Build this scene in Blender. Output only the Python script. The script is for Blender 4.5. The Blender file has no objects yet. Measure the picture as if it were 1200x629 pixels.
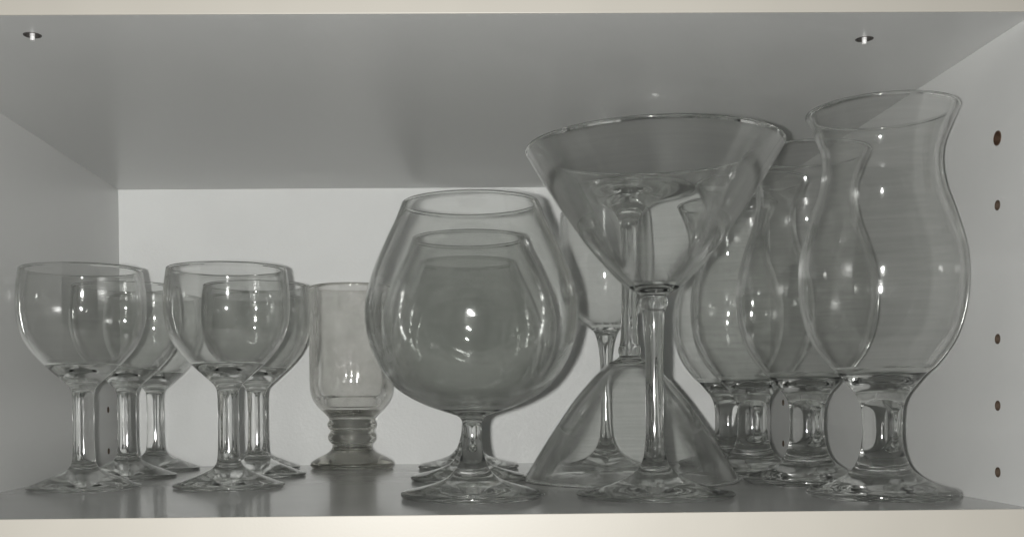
import bpy, bmesh, math
import numpy as np
from mathutils import Vector, Matrix

# ------------------------------------------------------------------ basics
sc = bpy.context.scene
COL = sc.collection
sc.view_settings.view_transform = 'Standard'
sc.view_settings.look = 'None'
sc.view_settings.gamma = 1.0
sc.view_settings.exposure = 0.0
sc.cycles.max_bounces = 14
sc.cycles.diffuse_bounces = 3
sc.cycles.glossy_bounces = 8
sc.cycles.transmission_bounces = 16
sc.cycles.transparent_max_bounces = 96
sc.cycles.caustics_reflective = True
sc.cycles.caustics_refractive = True
sc.cycles.blur_glossy = 0.0
sc.cycles.sample_clamp_indirect = 12.0
sc.cycles.sample_clamp_direct = 0.0
sc.cycles.use_denoising = True
sc.cycles.use_adaptive_sampling = True
sc.cycles.adaptive_threshold = 0.015
sc.render.filter_size = 1.3

XL, XR, ZC, DEP = -0.2578, 0.2678, 0.2223, 0.392      # inside of the cupboard (metres)
CAM_Y, CAM_Z = -0.47836, 0.05109


# ------------------------------------------------------------------ materials
def new_mat(name):
    m = bpy.data.materials.new(name)
    m.use_nodes = True
    nt = m.node_tree
    nt.nodes.clear()
    out = nt.nodes.new('ShaderNodeOutputMaterial')
    return m, nt, out


def math_node(nt, op, a, b=None):
    n = nt.nodes.new('ShaderNodeMath')
    n.operation = op
    for i, v in enumerate((a, b)):
        if v is None:
            continue
        if isinstance(v, (int, float)):
            n.inputs[i].default_value = v
        else:
            nt.links.new(v, n.inputs[i])
    return n.outputs[0]


def laminate(name, col, rough=0.32, spec=0.5, bump=0.02, mottling=0.012, scale=900.0):
    m, nt, out = new_mat(name)
    p = nt.nodes.new('ShaderNodeBsdfPrincipled')
    p.inputs['Roughness'].default_value = rough
    p.inputs['Specular IOR Level'].default_value = spec
    geo = nt.nodes.new('ShaderNodeNewGeometry')
    n1 = nt.nodes.new('ShaderNodeTexNoise')
    n1.inputs['Scale'].default_value = 22.0
    n1.inputs['Detail'].default_value = 5.0
    nt.links.new(geo.outputs['Position'], n1.inputs['Vector'])
    r = nt.nodes.new('ShaderNodeMapRange')
    r.inputs['From Min'].default_value = 0.3
    r.inputs['From Max'].default_value = 0.7
    r.inputs['To Min'].default_value = 1.0 - mottling
    r.inputs['To Max'].default_value = 1.0 + mottling
    nt.links.new(n1.outputs['Fac'], r.inputs['Value'])
    mul = nt.nodes.new('ShaderNodeVectorMath')
    mul.operation = 'SCALE'
    mul.inputs[0].default_value = col
    nt.links.new(r.outputs['Result'], mul.inputs['Scale'])
    nt.links.new(mul.outputs[0], p.inputs['Base Color'])
    n2 = nt.nodes.new('ShaderNodeTexNoise')
    n2.inputs['Scale'].default_value = scale
    n2.inputs['Detail'].default_value = 2.0
    nt.links.new(geo.outputs['Position'], n2.inputs['Vector'])
    b = nt.nodes.new('ShaderNodeBump')
    b.inputs['Strength'].default_value = bump
    b.inputs['Distance'].default_value = 0.0006
    nt.links.new(n2.outputs['Fac'], b.inputs['Height'])
    nt.links.new(b.outputs['Normal'], p.inputs['Normal'])
    # the gloss of the laminate wears unevenly
    r2 = nt.nodes.new('ShaderNodeMapRange')
    r2.inputs['From Min'].default_value = 0.3
    r2.inputs['From Max'].default_value = 0.7
    r2.inputs['To Min'].default_value = rough * 0.95
    r2.inputs['To Max'].default_value = rough * 1.05
    nt.links.new(n1.outputs['Fac'], r2.inputs['Value'])
    nt.links.new(r2.outputs['Result'], p.inputs['Roughness'])
    nt.links.new(p.outputs[0], out.inputs['Surface'])
    return m


def thin_glass(name, tint, edge, ripple_shade=0.0, freq=900.0, ior=1.5, bend=(0.5, 0.84), film=0.006, wave=0.00011):
    """Blown glass wall: clear, mirror-like by Fresnel on both faces, greyer where seen edge-on,
    with faint dark bands in its tint for the shadows its horizontal ripples cast."""
    m, nt, out = new_mat(name)
    geo = nt.nodes.new('ShaderNodeNewGeometry')
    fr = nt.nodes.new('ShaderNodeFresnel')
    back = geo.outputs['Backfacing']
    i1 = math_node(nt, 'MULTIPLY', back, 1.0 / ior - ior)
    i2 = math_node(nt, 'ADD', i1, ior)
    nt.links.new(i2, fr.inputs['IOR'])
    lw = nt.nodes.new('ShaderNodeLayerWeight')
    lw.inputs['Blend'].default_value = 0.5
    f4 = math_node(nt, 'POWER', lw.outputs['Facing'], 5.0)
    mixc = nt.nodes.new('ShaderNodeMix')
    mixc.data_type = 'RGBA'
    mixc.inputs['A'].default_value = (*tint, 1)
    mixc.inputs['B'].default_value = (*edge, 1)
    nt.links.new(f4, mixc.inputs['Factor'])
    colout = mixc.outputs['Result']
    if ripple_shade > 0:  # tint darkened in bands: painted shadow lines of the ripples in the glass
        tc = nt.nodes.new('ShaderNodeTexCoord')
        mp = nt.nodes.new('ShaderNodeMapping')
        mp.inputs['Scale'].default_value = (18.0, 18.0, freq)
        nt.links.new(tc.outputs['Object'], mp.inputs['Vector'])
        nz = nt.nodes.new('ShaderNodeTexNoise')
        nz.inputs['Scale'].default_value = 1.0
        nz.inputs['Detail'].default_value = 3.0
        nt.links.new(mp.outputs[0], nz.inputs['Vector'])
        rg = nt.nodes.new('ShaderNodeMapRange')
        rg.inputs['From Min'].default_value = 0.35
        rg.inputs['From Max'].default_value = 0.7
        rg.inputs['To Min'].default_value = 1.0
        rg.inputs['To Max'].default_value = 1.0 - ripple_shade
        nt.links.new(nz.outputs['Fac'], rg.inputs['Value'])
        sc_ = nt.nodes.new('ShaderNodeVectorMath')
        sc_.operation = 'SCALE'
        nt.links.new(colout, sc_.inputs[0])
        nt.links.new(rg.outputs['Result'], sc_.inputs['Scale'])
        colout = sc_.outputs[0]
    tr = nt.nodes.new('ShaderNodeBsdfTransparent')
    nt.links.new(colout, tr.inputs['Color'])
    gl = nt.nodes.new('ShaderNodeBsdfGlossy')
    gl.inputs['Roughness'].default_value = 0.06
    gl.inputs['Color'].default_value = (1, 1, 1, 1)
    # the blown surface is never quite true: slight waves break the flash into several glints
    wc = nt.nodes.new('ShaderNodeTexCoord')
    wm = nt.nodes.new('ShaderNodeMapping')
    wm.inputs['Scale'].default_value = (70.0, 70.0, 190.0)
    nt.links.new(wc.outputs['Object'], wm.inputs['Vector'])
    wn = nt.nodes.new('ShaderNodeTexNoise')
    wn.inputs['Scale'].default_value = 1.0
    wn.inputs['Detail'].default_value = 2.0
    nt.links.new(wm.outputs[0], wn.inputs['Vector'])
    wb = nt.nodes.new('ShaderNodeBump')
    wb.inputs['Strength'].default_value = 1.0
    wb.inputs['Distance'].default_value = wave
    nt.links.new(wn.outputs['Fac'], wb.inputs['Height'])
    nt.links.new(wb.outputs['Normal'], gl.inputs['Normal'])
    mx = nt.nodes.new('ShaderNodeMixShader')
    nt.links.new(fr.outputs[0], mx.inputs[0])
    nt.links.new(tr.outputs[0], mx.inputs[1])
    nt.links.new(gl.outputs[0], mx.inputs[2])
    # seen edge-on the wall is thick: there it bends light like any solid glass
    rf = nt.nodes.new('ShaderNodeBsdfGlass')
    rf.inputs['Color'].default_value = (*[min(1.0, 0.4 + 0.6 * c) for c in tint], 1)
    rf.inputs['Roughness'].default_value = 0.06
    rf.inputs['IOR'].default_value = ior
    rm = nt.nodes.new('ShaderNodeMapRange')
    rm.interpolation_type = 'SMOOTHSTEP'
    rm.inputs['From Min'].default_value = bend[0]
    rm.inputs['From Max'].default_value = bend[1]
    nt.links.new(lw.outputs['Facing'], rm.inputs['Value'])
    mx2 = nt.nodes.new('ShaderNodeMixShader')
    nt.links.new(rm.outputs['Result'], mx2.inputs[0])
    nt.links.new(mx.outputs[0], mx2.inputs[1])
    nt.links.new(rf.outputs[0], mx2.inputs[2])
    last = mx2.outputs[0]
    if film > 0:                                      # dust film that clouds the glass
        df = nt.nodes.new('ShaderNodeBsdfDiffuse')
        df.inputs['Color'].default_value = (0.8, 0.79, 0.76, 1)
        mx3 = nt.nodes.new('ShaderNodeMixShader')
        fn = nt.nodes.new('ShaderNodeTexNoise')
        fn.inputs['Scale'].default_value = 55.0
        fn.inputs['Detail'].default_value = 6.0
        fc = nt.nodes.new('ShaderNodeTexCoord')
        nt.links.new(fc.outputs['Object'], fn.inputs['Vector'])
        fm_ = nt.nodes.new('ShaderNodeMapRange')
        fm_.inputs['From Min'].default_value = 0.42
        fm_.inputs['From Max'].default_value = 0.68
        fm_.inputs['To Min'].default_value = film * 0.25
        fm_.inputs['To Max'].default_value = film * 1.75
        nt.links.new(fn.outputs['Fac'], fm_.inputs['Value'])
        nt.links.new(fm_.outputs['Result'], mx3.inputs[0])
        nt.links.new(last, mx3.inputs[1])
        nt.links.new(df.outputs[0], mx3.inputs[2])
        last = mx3.outputs[0]
    nt.links.new(last, out.inputs['Surface'])
    return m


def solid_glass(name, col, ior=1.5):
    m, nt, out = new_mat(name)
    g = nt.nodes.new('ShaderNodeBsdfGlass')
    g.inputs['Color'].default_value = (*col, 1)
    g.inputs['Roughness'].default_value = 0.06
    g.inputs['IOR'].default_value = ior
    nt.links.new(g.outputs[0], out.inputs['Surface'])
    return m


def simple(name, col, rough, metal=0.0):
    m, nt, out = new_mat(name)
    p = nt.nodes.new('ShaderNodeBsdfPrincipled')
    p.inputs['Roughness'].default_value = rough
    p.inputs['Metallic'].default_value = metal
    geo = nt.nodes.new('ShaderNodeNewGeometry')
    n = nt.nodes.new('ShaderNodeTexNoise')
    n.inputs['Scale'].default_value = 1500.0
    nt.links.new(geo.outputs['Position'], n.inputs['Vector'])
    r = nt.nodes.new('ShaderNodeMapRange')
    r.inputs['To Min'].default_value = 0.6
    r.inputs['To Max'].default_value = 1.4
    nt.links.new(n.outputs['Fac'], r.inputs['Value'])
    s = nt.nodes.new('ShaderNodeVectorMath')
    s.operation = 'SCALE'
    s.inputs[0].default_value = col
    nt.links.new(r.outputs['Result'], s.inputs['Scale'])
    nt.links.new(s.outputs[0], p.inputs['Base Color'])
    nt.links.new(p.outputs[0], out.inputs['Surface'])
    return m


M_PANEL = laminate('white laminate', (0.53, 0.535, 0.525), rough=0.30)
M_SHELF = laminate('white laminate of the shelf', (0.46, 0.465, 0.455), rough=0.15, bump=0.02)
M_BACK = laminate('white back board', (0.61, 0.62, 0.61), rough=0.5, bump=0.3, mottling=0.02, scale=420.0)
M_EDGE = laminate('cream edge band', (0.43, 0.41, 0.365), rough=0.45, bump=0.05, mottling=0.02)
M_HOLE = simple('raw chipboard', (0.065, 0.045, 0.03), 0.8)
M_PIN = simple('bright zinc pin', (0.8, 0.8, 0.79), 0.4, 0.3)
M_SOCKET = simple('dark metal socket', (0.09, 0.085, 0.08), 0.4, 0.5)
M_BRONZE = simple('brown metal sleeve', (0.20, 0.13, 0.09), 0.35, 0.8)

G_SOLID = solid_glass('clear solid glass', (0.982, 0.985, 0.981))
G_SOLID_SMOKE = solid_glass('smoky solid glass', (0.925, 0.922, 0.905))
G_WINE = thin_glass('wine glass wall', (0.974, 0.976, 0.973), (0.80, 0.805, 0.795), ripple_shade=0.012, bend=(0.42, 0.8))
G_BRANDY = thin_glass('snifter wall', (0.969, 0.972, 0.968), (0.82, 0.825, 0.815), ripple_shade=0.01)
G_MARTINI = thin_glass('martini wall', (0.970, 0.973, 0.969), (0.84, 0.845, 0.835), ripple_shade=0.03, freq=600.0, bend=(0.28, 0.62))
G_HURR = thin_glass('hurricane wall', (0.983, 0.985, 0.982), (0.85, 0.855, 0.845), ripple_shade=0.028, freq=650.0)
G_MUG = thin_glass('smoky tumbler wall', (0.966, 0.966, 0.960), (0.75, 0.745, 0.73), ripple_shade=0.01, film=0.11, bend=(0.3, 0.65))


# ------------------------------------------------------------------ lathe
def spline(pts, step):
    """centripetal Catmull-Rom through pts, resampled about every `step`"""
    P = np.array(pts, float)
    P = np.vstack([2 * P[0] - P[1], P, 2 * P[-1] - P[-2]])
    out = []
    for i in range(1, len(P) - 2):
        p0, p1, p2, p3 = P[i - 1:i + 3]
        d = lambda a, b: max(np.linalg.norm(b - a) ** 0.5, 1e-6)
        t0 = 0.0
        t1 = t0 + d(p0, p1)
        t2 = t1 + d(p1, p2)
        t3 = t2 + d(p2, p3)
        n = max(2, int(math.ceil(np.linalg.norm(p2 - p1) / step)))
        for k in range(n):
            t = t1 + (t2 - t1) * k / n
            a1 = (t1 - t) / (t1 - t0) * p0 + (t - t0) / (t1 - t0) * p1
            a2 = (t2 - t) / (t2 - t1) * p1 + (t - t1) / (t2 - t1) * p2
            a3 = (t3 - t) / (t3 - t2) * p2 + (t - t2) / (t3 - t2) * p3
            b1 = (t2 - t) / (t2 - t0) * a1 + (t - t0) / (t2 - t0) * a2
            b2 = (t3 - t) / (t3 - t1) * a2 + (t - t1) / (t3 - t1) * a3
            out.append((t2 - t) / (t2 - t1) * b1 + (t - t1) / (t2 - t1) * b2)
    out.append(P[-2])
    out = np.array(out)
    out[:, 0] = np.maximum(out[:, 0], 0.0)
    return out


def normals2d(P):
    """unit normals of an open profile that runs with the glass on its left-hand side"""
    T = np.gradient(P, axis=0)
    T /= np.maximum(np.linalg.norm(T, axis=1), 1e-9)[:, None]
    return np.stack([T[:, 1], -T[:, 0]], 1)


def lathe_mesh(name, P, N, mats, mat_of, flip, seg=112, flute=None):
    """rows P (r, z in mm) turned about z; row normals N; returns a mesh in metres"""
    verts, faces, fm, vn, rows = [], [], [], [], []
    s = -1.0 if flip else 1.0
    for ri, ((r, z), (nr, nz)) in enumerate(zip(P, N)):
        fl = flute[1] if flute and ri >= flute[0] and 54 < z < 136 else 0.0
        if r < 1e-4:
            rows.append([len(verts)])
            verts.append((0, 0, z * s / 1000))
            vn.append((0, 0, math.copysign(1, nz) * s))
        else:
            row = []
            for k in range(seg):
                a = 2 * math.pi * k / seg
                c, q = math.cos(a), math.sin(a)
                row.append(len(verts))
                m = 1.0 + fl * math.cos(10 * a)
                tg = fl * 10 * math.sin(10 * a) * (1 if nr > 0 else -1)
                verts.append((r * m * c / 1000, r * m * q / 1000, z * s / 1000))
                vn.append((nr * c - tg * q, nr * q + tg * c, nz * s))
            rows.append(row)
    for i in range(len(rows) - 1):
        a, b = rows[i], rows[i + 1]
        mi = mat_of(0.5 * (P[i][1] + P[i + 1][1]))
        for k in range(seg):
            k2 = (k + 1) % seg
            if len(a) == 1 and len(b) == 1:
                continue
            if len(a) == 1:
                f = (a[0], b[k2], b[k])
            elif len(b) == 1:
                f = (a[k], a[k2], b[0])
            else:
                f = (a[k], a[k2], b[k2], b[k])
            faces.append(f[::-1] if flip else f)
            fm.append(mi)
    me = bpy.data.meshes.new(name)
    me.from_pydata(verts, [], faces)
    for m in mats:
        me.materials.append(m)
    me.polygons.foreach_set('material_index', fm)
    me.polygons.foreach_set('use_smooth', [True] * len(faces))
    me.update()
    me.normals_split_custom_set_from_vertices([Vector(n).normalized() for n in vn])
    return me


def glass_profile(outer, t, z_in, z_keep, foot_r, step=0.8, sink=0.45, belly=0.30, inner_extra=None):
    """outer: control points from the foot's edge up to the rim.  Returns one closed half-profile."""
    under = [(0.0, sink), (foot_r * 0.45, sink * 0.9), (foot_r * 0.80, sink * 0.45), (foot_r * 0.90, 0.0),
             (foot_r * 0.965, 0.05)]
    O = spline(under + list(outer), step)
    # inner face: the outer face pushed in by the wall thickness, closed by a rounded bottom
    N = normals2d(O)
    rim_z = outer[-1][1]
    start = int(np.argmax(O[:, 1] > z_keep)) if z_keep > 0 else 0
    idx = [i for i in range(len(O)) if O[i, 1] > z_keep and i >= start]
    I = O[idx] - N[idx] * t
    I = I[::-1]
    # rounded rim between the two
    c = 0.5 * (O[-1] + I[0])
    h = 0.5 * (O[-1] - I[0])
    tdir = np.array([-h[1], h[0]])
    rim = [c + h * math.cos(a) + tdir * math.sin(a) for a in np.linspace(0, math.pi, 9)[1:-1]]
    keep = I[::max(1, int(3 / step))]
    last = I[-1]
    if inner_extra:
        tail = list(inner_extra)
    else:
        dz = last[1] - z_in
        tail = [(last[0] * 0.80, z_in + dz * (belly + 0.16)), (last[0] * 0.5, z_in + dz * belly * 0.42), (last[0] * 0.2, z_in + dz * 0.04), (0.0, z_in)]
    ctrl = [tuple(x) for x in keep]
    if np.linalg.norm(np.array(ctrl[-1]) - last) > 0.5:
        ctrl.append(tuple(last))
    Icurve = spline(ctrl + [tuple(x) for x in tail], step)
    P = np.vstack([O, np.array(rim), Icurve])
    N = normals2d(P)
    return P, N, len(O)


def obj(name, me, parent=None):
    o = bpy.data.objects.new(name, me)
    COL.objects.link(o)
    if parent:
        o.parent = parent
    return o


def thing(name, label, cat, loc=(0, 0, 0), group=None, rz=0.0):
    o = bpy.data.objects.new(name, None)
    COL.objects.link(o)
    o.empty_display_size = 0.02
    o.location = loc
    o.rotation_euler = (0, 0, rz)
    o['label'] = label
    o['category'] = cat
    if group:
        o['group'] = group
    return o


def make_glass(name, label, cat, loc, group, P, N, n_out, z_foot, z_stem, z_thin, wall, solid, flip_h=None, stem_name='stem', flute=None):
    """one glass: bowl, stem and foot meshes cut from one turned profile"""
    root = thing(name, label, cat, loc, group)
    flip = flip_h is not None
    Q = P.copy()
    if flip:
        Q[:, 1] -= flip_h
    off = flip_h if flip else 0.0
    z_rim = P[:, 1].max() - 1.5
    i_f = next(i for i in range(n_out) if P[i, 1] > z_foot and i > n_out * 0.02 and P[i, 0] < P[:, 0].max() * 0.7 and P[i, 1] > 3)
    i_s = next(i for i in range(n_out) if P[i, 1] > z_stem and i > i_f)
    for nm, a, b in (('foot', 0, i_f), (stem_name, i_f, i_s), ('bowl', i_s, len(P) - 1)):
        seg_p, seg_n = Q[a:b + 1], N[a:b + 1]
        if nm == 'bowl':
            me = lathe_mesh(nm, seg_p, seg_n, [wall, solid], lambda z: 1 if z + off < z_thin or z + off > z_rim else 0, flip,
                            flute=(n_out - a + 12, flute) if flute else None)
        else:
            me = lathe_mesh(nm, seg_p, seg_n, [solid], lambda z: 0, flip)
        obj(nm, me, root)
    return root


def copy_thing(src, label, loc, rz=0.0):
    r = src.copy()
    COL.objects.link(r)
    r.location = loc
    r.rotation_euler = (0, 0, rz)
    r['label'] = label
    for ch in src.children:
        c = ch.copy()
        COL.objects.link(c)
        c.parent = r
    return r


# ------------------------------------------------------------------ small wine glasses
wine_outer = [(32.7, 0.5), (33.3, 1.3), (32.9, 2.1), (30.0, 3.0), (22.0, 6.2), (14.0, 9.6), (9.2, 12.3), (7.3, 15.2), (6.7, 19),
              (6.3, 28), (6.2, 38), (6.3, 50), (6.5, 56.5), (6.9, 59.0), (8.6, 61.8), (13.4, 66.4), (19.2, 71.6), (25.2, 77.6), (30.4, 84.0), (34.0, 90.6), (36.2, 97.4), (37.3, 104.4), (37.5, 111.0), (37.0, 120.5), (35.6, 131.0)]
P, N, n = glass_profile(wine_outer, 1.4, 70.5, 78.5, 33.3, belly=0.34)
GR_W = 'small round wine glasses on the left of the shelf'
wine = make_glass('wine_glass', 'small wine glass nearest the left wall, front glass of the leftmost row', 'wine glass',
                  (-0.2152, 0.1714, 0), GR_W, P, N, n, 13.5, 57.5, 75.0, G_WINE, G_SOLID)
for lab, loc in (
        ('small wine glass in the middle of the leftmost row, second from the front', (-0.2172, 0.268, 0)),
        ('small wine glass at the very back of the leftmost row against the back board', (-0.2190, 0.3485, 0)),
        ('small wine glass standing in front of the second row, left of the smoky tumbler', (-0.1284, 0.1724, 0)),
        ('small wine glass in the middle of the second row, partly hidden by the front one', (-0.1276, 0.268, 0)),
        ('small wine glass at the back of the second row, only its foot and rim showing', (-0.1420, 0.3485, 0))):
    copy_thing(wine, lab, loc, loc[0] * 37 + loc[1] * 11)

# ------------------------------------------------------------------ smoky footed tumbler
k = 0.962
mug_outer = [(31.6, 0.6), (33.0, 1.8), (33.4, 3.2), (32.4, 5.0), (26.5, 8.6), (20.5, 11.6), (17.0, 14.4), (15.7, 17.2), (15.9, 19.0), (18.0, 21.2), (19.2, 24.2), (18.4, 27.4), (17.2, 29.0), (17.3, 30.2),
             (19.0, 32.6), (19.5, 35.2), (18.3, 37.8), (18.0, 39.0), (21.0, 42.8), (26.0, 47.6), (30.2, 53.2), (32.6, 59.5), (33.4, 67.0), (33.4, 80.0), (33.5, 100.0), (33.6, 125.0), (33.7, 143.0)]
mug_outer = [(a * k, b * k) for a, b in mug_outer]
P, N, n = glass_profile(mug_outer, 3.4, 46.0, 63.0, 33.0 * k, inner_extra=[(27.4, 59.0), (26.2, 55.6), (23.6, 53.6), (22.6, 49.8), (21.4, 47.0), (17.0, 46.1), (9.0, 45.8), (0.0, 45.8)])
make_glass('footed_tumbler', 'smoky straight-sided glass on a ringed short stem and round foot, by the back board', 'footed glass',
           (-0.0690, 0.352, 0), None, P, N, n, 14.0, 37.0, 44.9, G_MUG, G_SOLID_SMOKE, flute=0.02)

# ------------------------------------------------------------------ brandy snifters
br_outer = [(37.0, 0.5), (37.8, 1.6), (37.5, 3.0), (35.4, 3.9), (28.0, 5.6), (20.0, 7.8), (13.2, 10.8), (9.0, 15.2), (6.4, 21.5), (5.0, 29.0), (4.7, 35.0), (5.1, 39.5), (7.0, 42.4), (11.0, 44.0), (25.1, 48.9), (39.8, 57.8),
            (50.0, 72.0), (54.3, 84.5), (55.7, 97.5), (54.3, 109.0), (50.0, 122.5), (44.0, 136.0), (39.3, 145.5), (35.9, 154.0)]
P, N, n = glass_profile(br_outer, 1.3, 46.0, 51.0, 37.6, belly=0.34)
GR_B = 'brandy snifters in a line'
snif = make_glass('brandy_snifter', 'large round brandy snifter at the front of its line, nearest the shelf edge', 'brandy snifter',
                  (0.0162, 0.0862, 0), GR_B, P, N, n, 20.0, 40.0, 47.3, G_BRANDY, G_SOLID)
copy_thing(snif, 'brandy snifter seen through the front snifter, the middle one of the line', (0.0181, 0.2080, 0))
copy_thing(snif, 'brandy snifter at the back of the line, standing closest to the back board', (0.0201, 0.3280, 0))

# ------------------------------------------------------------------ martini glasses
ma_outer = [(40.2, 0.4), (41.0, 1.2), (40.6, 2.1), (37.0, 3.0), (28.0, 5.2), (19.0, 8.0), (12.0, 11.6), (8.0, 15.6), (6.0, 20.5), (5.1, 27.0), (4.6, 36.0), (4.6, 50.0), (4.7, 66.0), (4.9, 80.0), (5.4, 91.0), (6.2, 97.5), (7.0, 99.6), (7.0, 102.6),
            (6.4, 104.2), (7.6, 105.8), (13.2, 108.9), (20.6, 115.4), (34.2, 131.2), (43.0, 143.6), (50.7, 155.0), (59.2, 168.5), (66.6, 181.0)]
P, N, n = glass_profile(ma_outer, 1.7, 108.4, 113.0, 41.0, belly=0.30)
GR_M = 'martini glasses'
make_glass('martini_glass', 'wide martini glass standing upright at the front of the shelf', 'martini glass',
           (0.1118, 0.0837, 0), GR_M, P, N, n, 20.0, 98.5, 110.5, G_MARTINI, G_SOLID)
H = float(P[:, 1].max())
make_glass('martini_glass', 'martini glass turned upside down on its rim, foot in the air', 'martini glass',
           (0.1185, 0.1955, 0), GR_M, P, N, n, 20.0, 98.5, 110.5, G_MARTINI, G_SOLID, flip_h=H)

# ------------------------------------------------------------------ tall wine goblet at the back
go_outer = [(33.0, 0.4), (34.0, 1.1), (33.6, 2.0), (30.0, 3.0), (22.0, 5.0), (14.0, 8.4), (8.6, 13.5), (5.4, 20.5), (4.0, 30.0), (3.6, 45.0), (3.6, 62.0), (4.0, 78.0), (5.2, 90.0), (6.8, 97.0), (8.8, 101.4), (12.6, 104.6), (17.4, 107.4),
            (23.6, 112.6), (29.4, 121.0), (33.5, 134.0), (35.0, 150.0), (34.4, 168.0), (32.8, 189.0)]
P, N, n = glass_profile(go_outer, 1.2, 105.0, 108.5, 34.0)
make_glass('wine_goblet', 'tall thin-stemmed wine goblet behind the upside-down martini glass', 'wine glass',
           (0.1228, 0.322, 0), None, P, N, n, 20.0, 99.0, 105.5, G_WINE, G_SOLID)

# ------------------------------------------------------------------ hurricane glasses
k = 0.984
hu_outer = [(36.6, 0.5), (37.8, 1.8), (37.7, 3.2), (36.2, 4.4), (30.5, 5.9), (24.0, 7.9), (17.6, 11.6), (13.7, 15.8), (11.2, 22.0), (10.0, 29.0), (9.8, 35.0), (9.9, 41.0), (10.8, 48.0), (13.0, 53.2), (15.9, 57.0), (20.2, 62.2), (27.4, 69.5),
            (35.5, 81.7), (40.0, 96.0), (41.6, 112.0), (40.5, 127.0), (35.6, 145.0), (31.0, 159.0), (29.2, 171.0), (30.0, 180.0), (33.4, 189.5), (37.6, 199.0)]
hu_outer = [(a * k, b * k) for a, b in hu_outer]
P, N, n = glass_profile(hu_outer, 1.8, 58.0, 68.0, 37.6 * k, belly=0.3)
GR_H = 'curved hurricane cocktail glasses'
hur = make_glass('hurricane_glass', 'tall hurricane glass at the front right, its rim flared near the right wall', 'cocktail glass',
                 (0.2262, 0.0702, 0), GR_H, P, N, n, 22.0, 49.0, 66.0, G_HURR, G_SOLID)
for lab, loc in (('tall hurricane glass directly behind the front right one, second of the row', (0.2195, 0.1640, 0)),
                 ('tall hurricane glass third of the row, right of the upside-down martini glass', (0.2110, 0.2480, 0)),
                 ('tall hurricane glass last of the row, closest to the back board', (0.2170, 0.3320, 0))):
    copy_thing(hur, lab, loc)


# ------------------------------------------------------------------ cupboard
def box_mesh(name, lo, hi, mat, bevel=0.0004):
    bm = bmesh.new()
    bmesh.ops.create_cube(bm, size=1.0)
    for v in bm.verts:
        v.co = Vector([lo[i] + (v.co[i] + 0.5) * (hi[i] - lo[i]) for i in range(3)])
    if bevel:
        bmesh.ops.bevel(bm, geom=list(bm.edges), offset=bevel, segments=2, profile=0.5, affect='EDGES')
    me = bpy.data.meshes.new(name)
    bm.to_mesh(me)
    bm.free()
    me.materials.append(mat)
    return me


def tube_mesh(name, p, axis, r_out, r_in, depth, mat, seg=32, closed=True):
    """a cup let into a panel: open at p, running `depth` along axis, wall r_in..r_out, with a bottom"""
    ax = Vector(axis).normalized()
    q = ax.to_track_quat('Z', 'Y').to_matrix()
    prof = [(r_out, 0.0), (r_out, depth), (0.0, depth)] if r_in is None else \
        [(r_out, depth), (r_out, -0.0002), (r_in, -0.0002), (r_in, depth * 0.85), (0.0, depth * 0.85)]
    verts, faces = [], []
    rows = []
    for r, z in prof:
        if r == 0:
            rows.append([len(verts)])
            verts.append(Vector(p) + q @ Vector((0, 0, z)))
        else:
            row = []
            for i in range(seg):
                a = 2 * math.pi * i / seg
                row.append(len(verts))
                verts.append(Vector(p) + q @ Vector((r * math.cos(a), r * math.sin(a), z)))
            rows.append(row)
    for i in range(len(rows) - 1):
        a, b = rows[i], rows[i + 1]
        for j in range(seg):
            j2 = (j + 1) % seg
            faces.append((a[j], a[j2], b[0]) if len(b) == 1 else (a[j], a[j2], b[j2], b[j]))
    me = bpy.data.meshes.new(name)
    me.from_pydata([tuple(v) for v in verts], [], faces)
    me.materials.append(mat)
    me.update()
    return me


def drill(o, holes, axis):
    """cut round holes (p, r, depth) into panel o"""
    bm = bmesh.new()
    ax = Vector(axis).normalized()
    q = ax.to_track_quat('Z', 'Y').to_matrix().to_4x4()
    for p, r, d in holes:
        m = Matrix.Translation(Vector(p) + ax * (d / 2 - 0.002)) @ q
        bmesh.ops.create_cone(bm, cap_ends=True, segments=32, radius1=r, radius2=r, depth=d + 0.004, matrix=m)
    cm = bpy.data.meshes.new('cut')
    bm.to_mesh(cm)
    bm.free()
    co = bpy.data.objects.new('cut', cm)
    COL.objects.link(co)
    co.location = (0, DEP / 2, 0)
    md = o.modifiers.new('cut', 'BOOLEAN')
    md.object = co
    md.operation = 'DIFFERENCE'
    md.solver = 'EXACT'
    bpy.context.view_layer.update()
    dg = bpy.context.evaluated_depsgraph_get()
    new = bpy.data.meshes.new_from_object(o.evaluated_get(dg))
    o.modifiers.clear()
    o.data = new
    bpy.data.objects.remove(co)
    bpy.data.meshes.remove(cm)


cab = thing('cupboard', 'white laminate cupboard compartment with cream front edges holding all the glasses', 'cupboard', (0, DEP / 2, 0))
off = Vector((0, -DEP / 2, 0))


def part(name, me, parent=cab):
    me.transform(Matrix.Translation(off)) if parent is not None else None
    return obj(name, me, parent)


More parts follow.
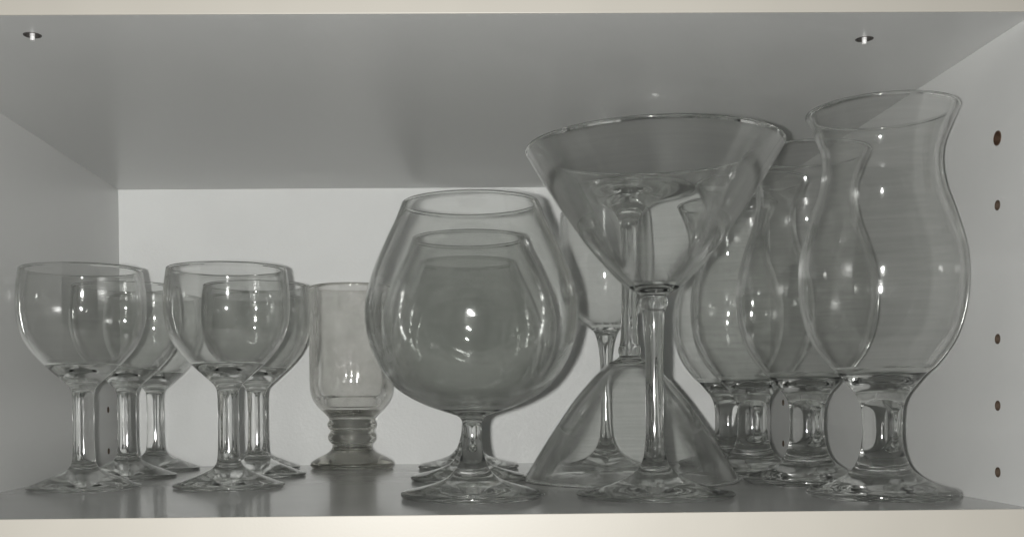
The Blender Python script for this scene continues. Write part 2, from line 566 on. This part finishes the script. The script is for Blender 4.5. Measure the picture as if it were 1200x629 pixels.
T = 0.018
EB = 0.001                                            # edge band thickness
shelf = part('shelf', box_mesh('shelf', (XL, EB, -T), (XR, DEP, 0), M_SHELF))
part('edge_band', box_mesh('edge_band', (XL, 0, -T), (XR, EB, 0.0002), M_EDGE, 0.0003), shelf)
top = part('top_panel', box_mesh('top_panel', (XL, EB, ZC), (XR, DEP, ZC + T), M_PANEL))
part('edge_band', box_mesh('edge_band', (XL, 0, ZC - 0.0002), (XR, EB, ZC + T), M_EDGE, 0.0003), top)
left = part('side_panel', box_mesh('side_panel', (XL - T, EB, -0.12), (XL, DEP, ZC + 0.12), M_PANEL))
part('edge_band', box_mesh('edge_band', (XL - T, 0, -0.12), (XL, EB, ZC + 0.12), M_EDGE, 0.0003), left)
right = part('side_panel', box_mesh('side_panel', (XR, EB, -0.12), (XR + T, DEP, ZC + 0.12), M_PANEL))
part('edge_band', box_mesh('edge_band', (XR, 0, -0.12), (XR + T, EB, ZC + 0.12), M_EDGE, 0.0003), right)
part('back_board', box_mesh('back_board', (XL - T, DEP, -0.12), (XR + T, DEP + 0.006, ZC + 0.12), M_BACK))

PEG = 0.0025
hr = [((XR, 0.0352, 0.1743 - 0.032 * i), PEG if i else 0.0036, 0.010) for i in (0, 1, 3, 4, 5)]
hr += [((XR, 0.3598, 0.0471 - 0.032 * i), PEG, 0.010) for i in (0, 1)]
hl = [((XL, 0.3579, 0.0462 - 0.032 * i), PEG, 0.010) for i in (0, 1)]
ht = [((-0.1884, 0.0268, ZC), 0.0042, 0.008), ((0.2044, 0.0367, ZC), 0.0042, 0.008)]
shift = lambda L: [((Vector(p) + off), r, d) for p, r, d in L]
drill(right, shift(hr), (1, 0, 0))
drill(left, shift(hl), (-1, 0, 0))
drill(top, shift(ht), (0, 0, 1))
for i, (p, r, d) in enumerate(hr):
    part('screw_sleeve' if i == 0 else 'peg_hole', tube_mesh('peg_hole', p, (1, 0, 0), r - 0.00005, r * 0.84, d * 0.9, M_BRONZE if i == 0 else M_HOLE), right)
for p, r, d in hl:
    part('peg_hole', tube_mesh('peg_hole', p, (-1, 0, 0), r - 0.00005, r * 0.9, d * 0.9, M_HOLE), left)
for p, r, d in ht:
    part('pin_socket', tube_mesh('pin_socket', p, (0, 0, 1), r - 0.00005, r * 0.86, d * 0.9, M_SOCKET), top)
    bm = bmesh.new()
    bmesh.ops.create_cone(bm, cap_ends=True, segments=20, radius1=0.0011, radius2=0.0014, depth=0.011, matrix=Matrix.Translation(Vector(p) + Vector((0, 0, 0.003))))
    pm = bpy.data.meshes.new('pin')
    bm.to_mesh(pm)
    bm.free()
    pm.materials.append(M_PIN)
    part('pin', pm, top)

# ------------------------------------------------------------------ light: the phone's flash beside the lens
ld = bpy.data.lights.new('flash', 'POINT')
ld.energy = 15.6
ld.color = (1.0, 0.99, 0.965)
ld.shadow_soft_size = 0.0035
lo = bpy.data.objects.new('flash', ld)
lo.location = (-0.015, CAM_Y + 0.002, CAM_Z + 0.001)
COL.objects.link(lo)

w = bpy.data.worlds.new('World')
sc.world = w
w.use_nodes = True
w.node_tree.nodes['Background'].inputs['Color'].default_value = (0.9, 0.95, 1.0, 1)
w.node_tree.nodes['Background'].inputs['Strength'].default_value = 0.015

# ------------------------------------------------------------------ camera
yaw, pitch, roll = 0.014558, -0.014534, -0.008721
f = Vector((math.sin(yaw) * math.cos(pitch), math.cos(yaw) * math.cos(pitch), math.sin(pitch)))
r = Vector((math.cos(yaw), -math.sin(yaw), 0))
u = r.cross(f)
r2 = math.cos(roll) * r + math.sin(roll) * u
u2 = -math.sin(roll) * r + math.cos(roll) * u
cd = bpy.data.cameras.new('camera')
cam = bpy.data.objects.new('camera', cd)
COL.objects.link(cam)
cam.matrix_world = Matrix(((r2.x, u2.x, -f.x, 0), (r2.y, u2.y, -f.y, CAM_Y), (r2.z, u2.z, -f.z, CAM_Z), (0, 0, 0, 1)))
cd.sensor_width = 36.0
cd.sensor_fit = 'HORIZONTAL'
cd.lens = 1260.2 / 1200 * 36.0
cd.shift_x = (600 - 535.44) / 1200
cd.shift_y = (487.17 - 314.5) / 1200
cd.clip_start = 0.01
cd.clip_end = 50
sc.camera = cam
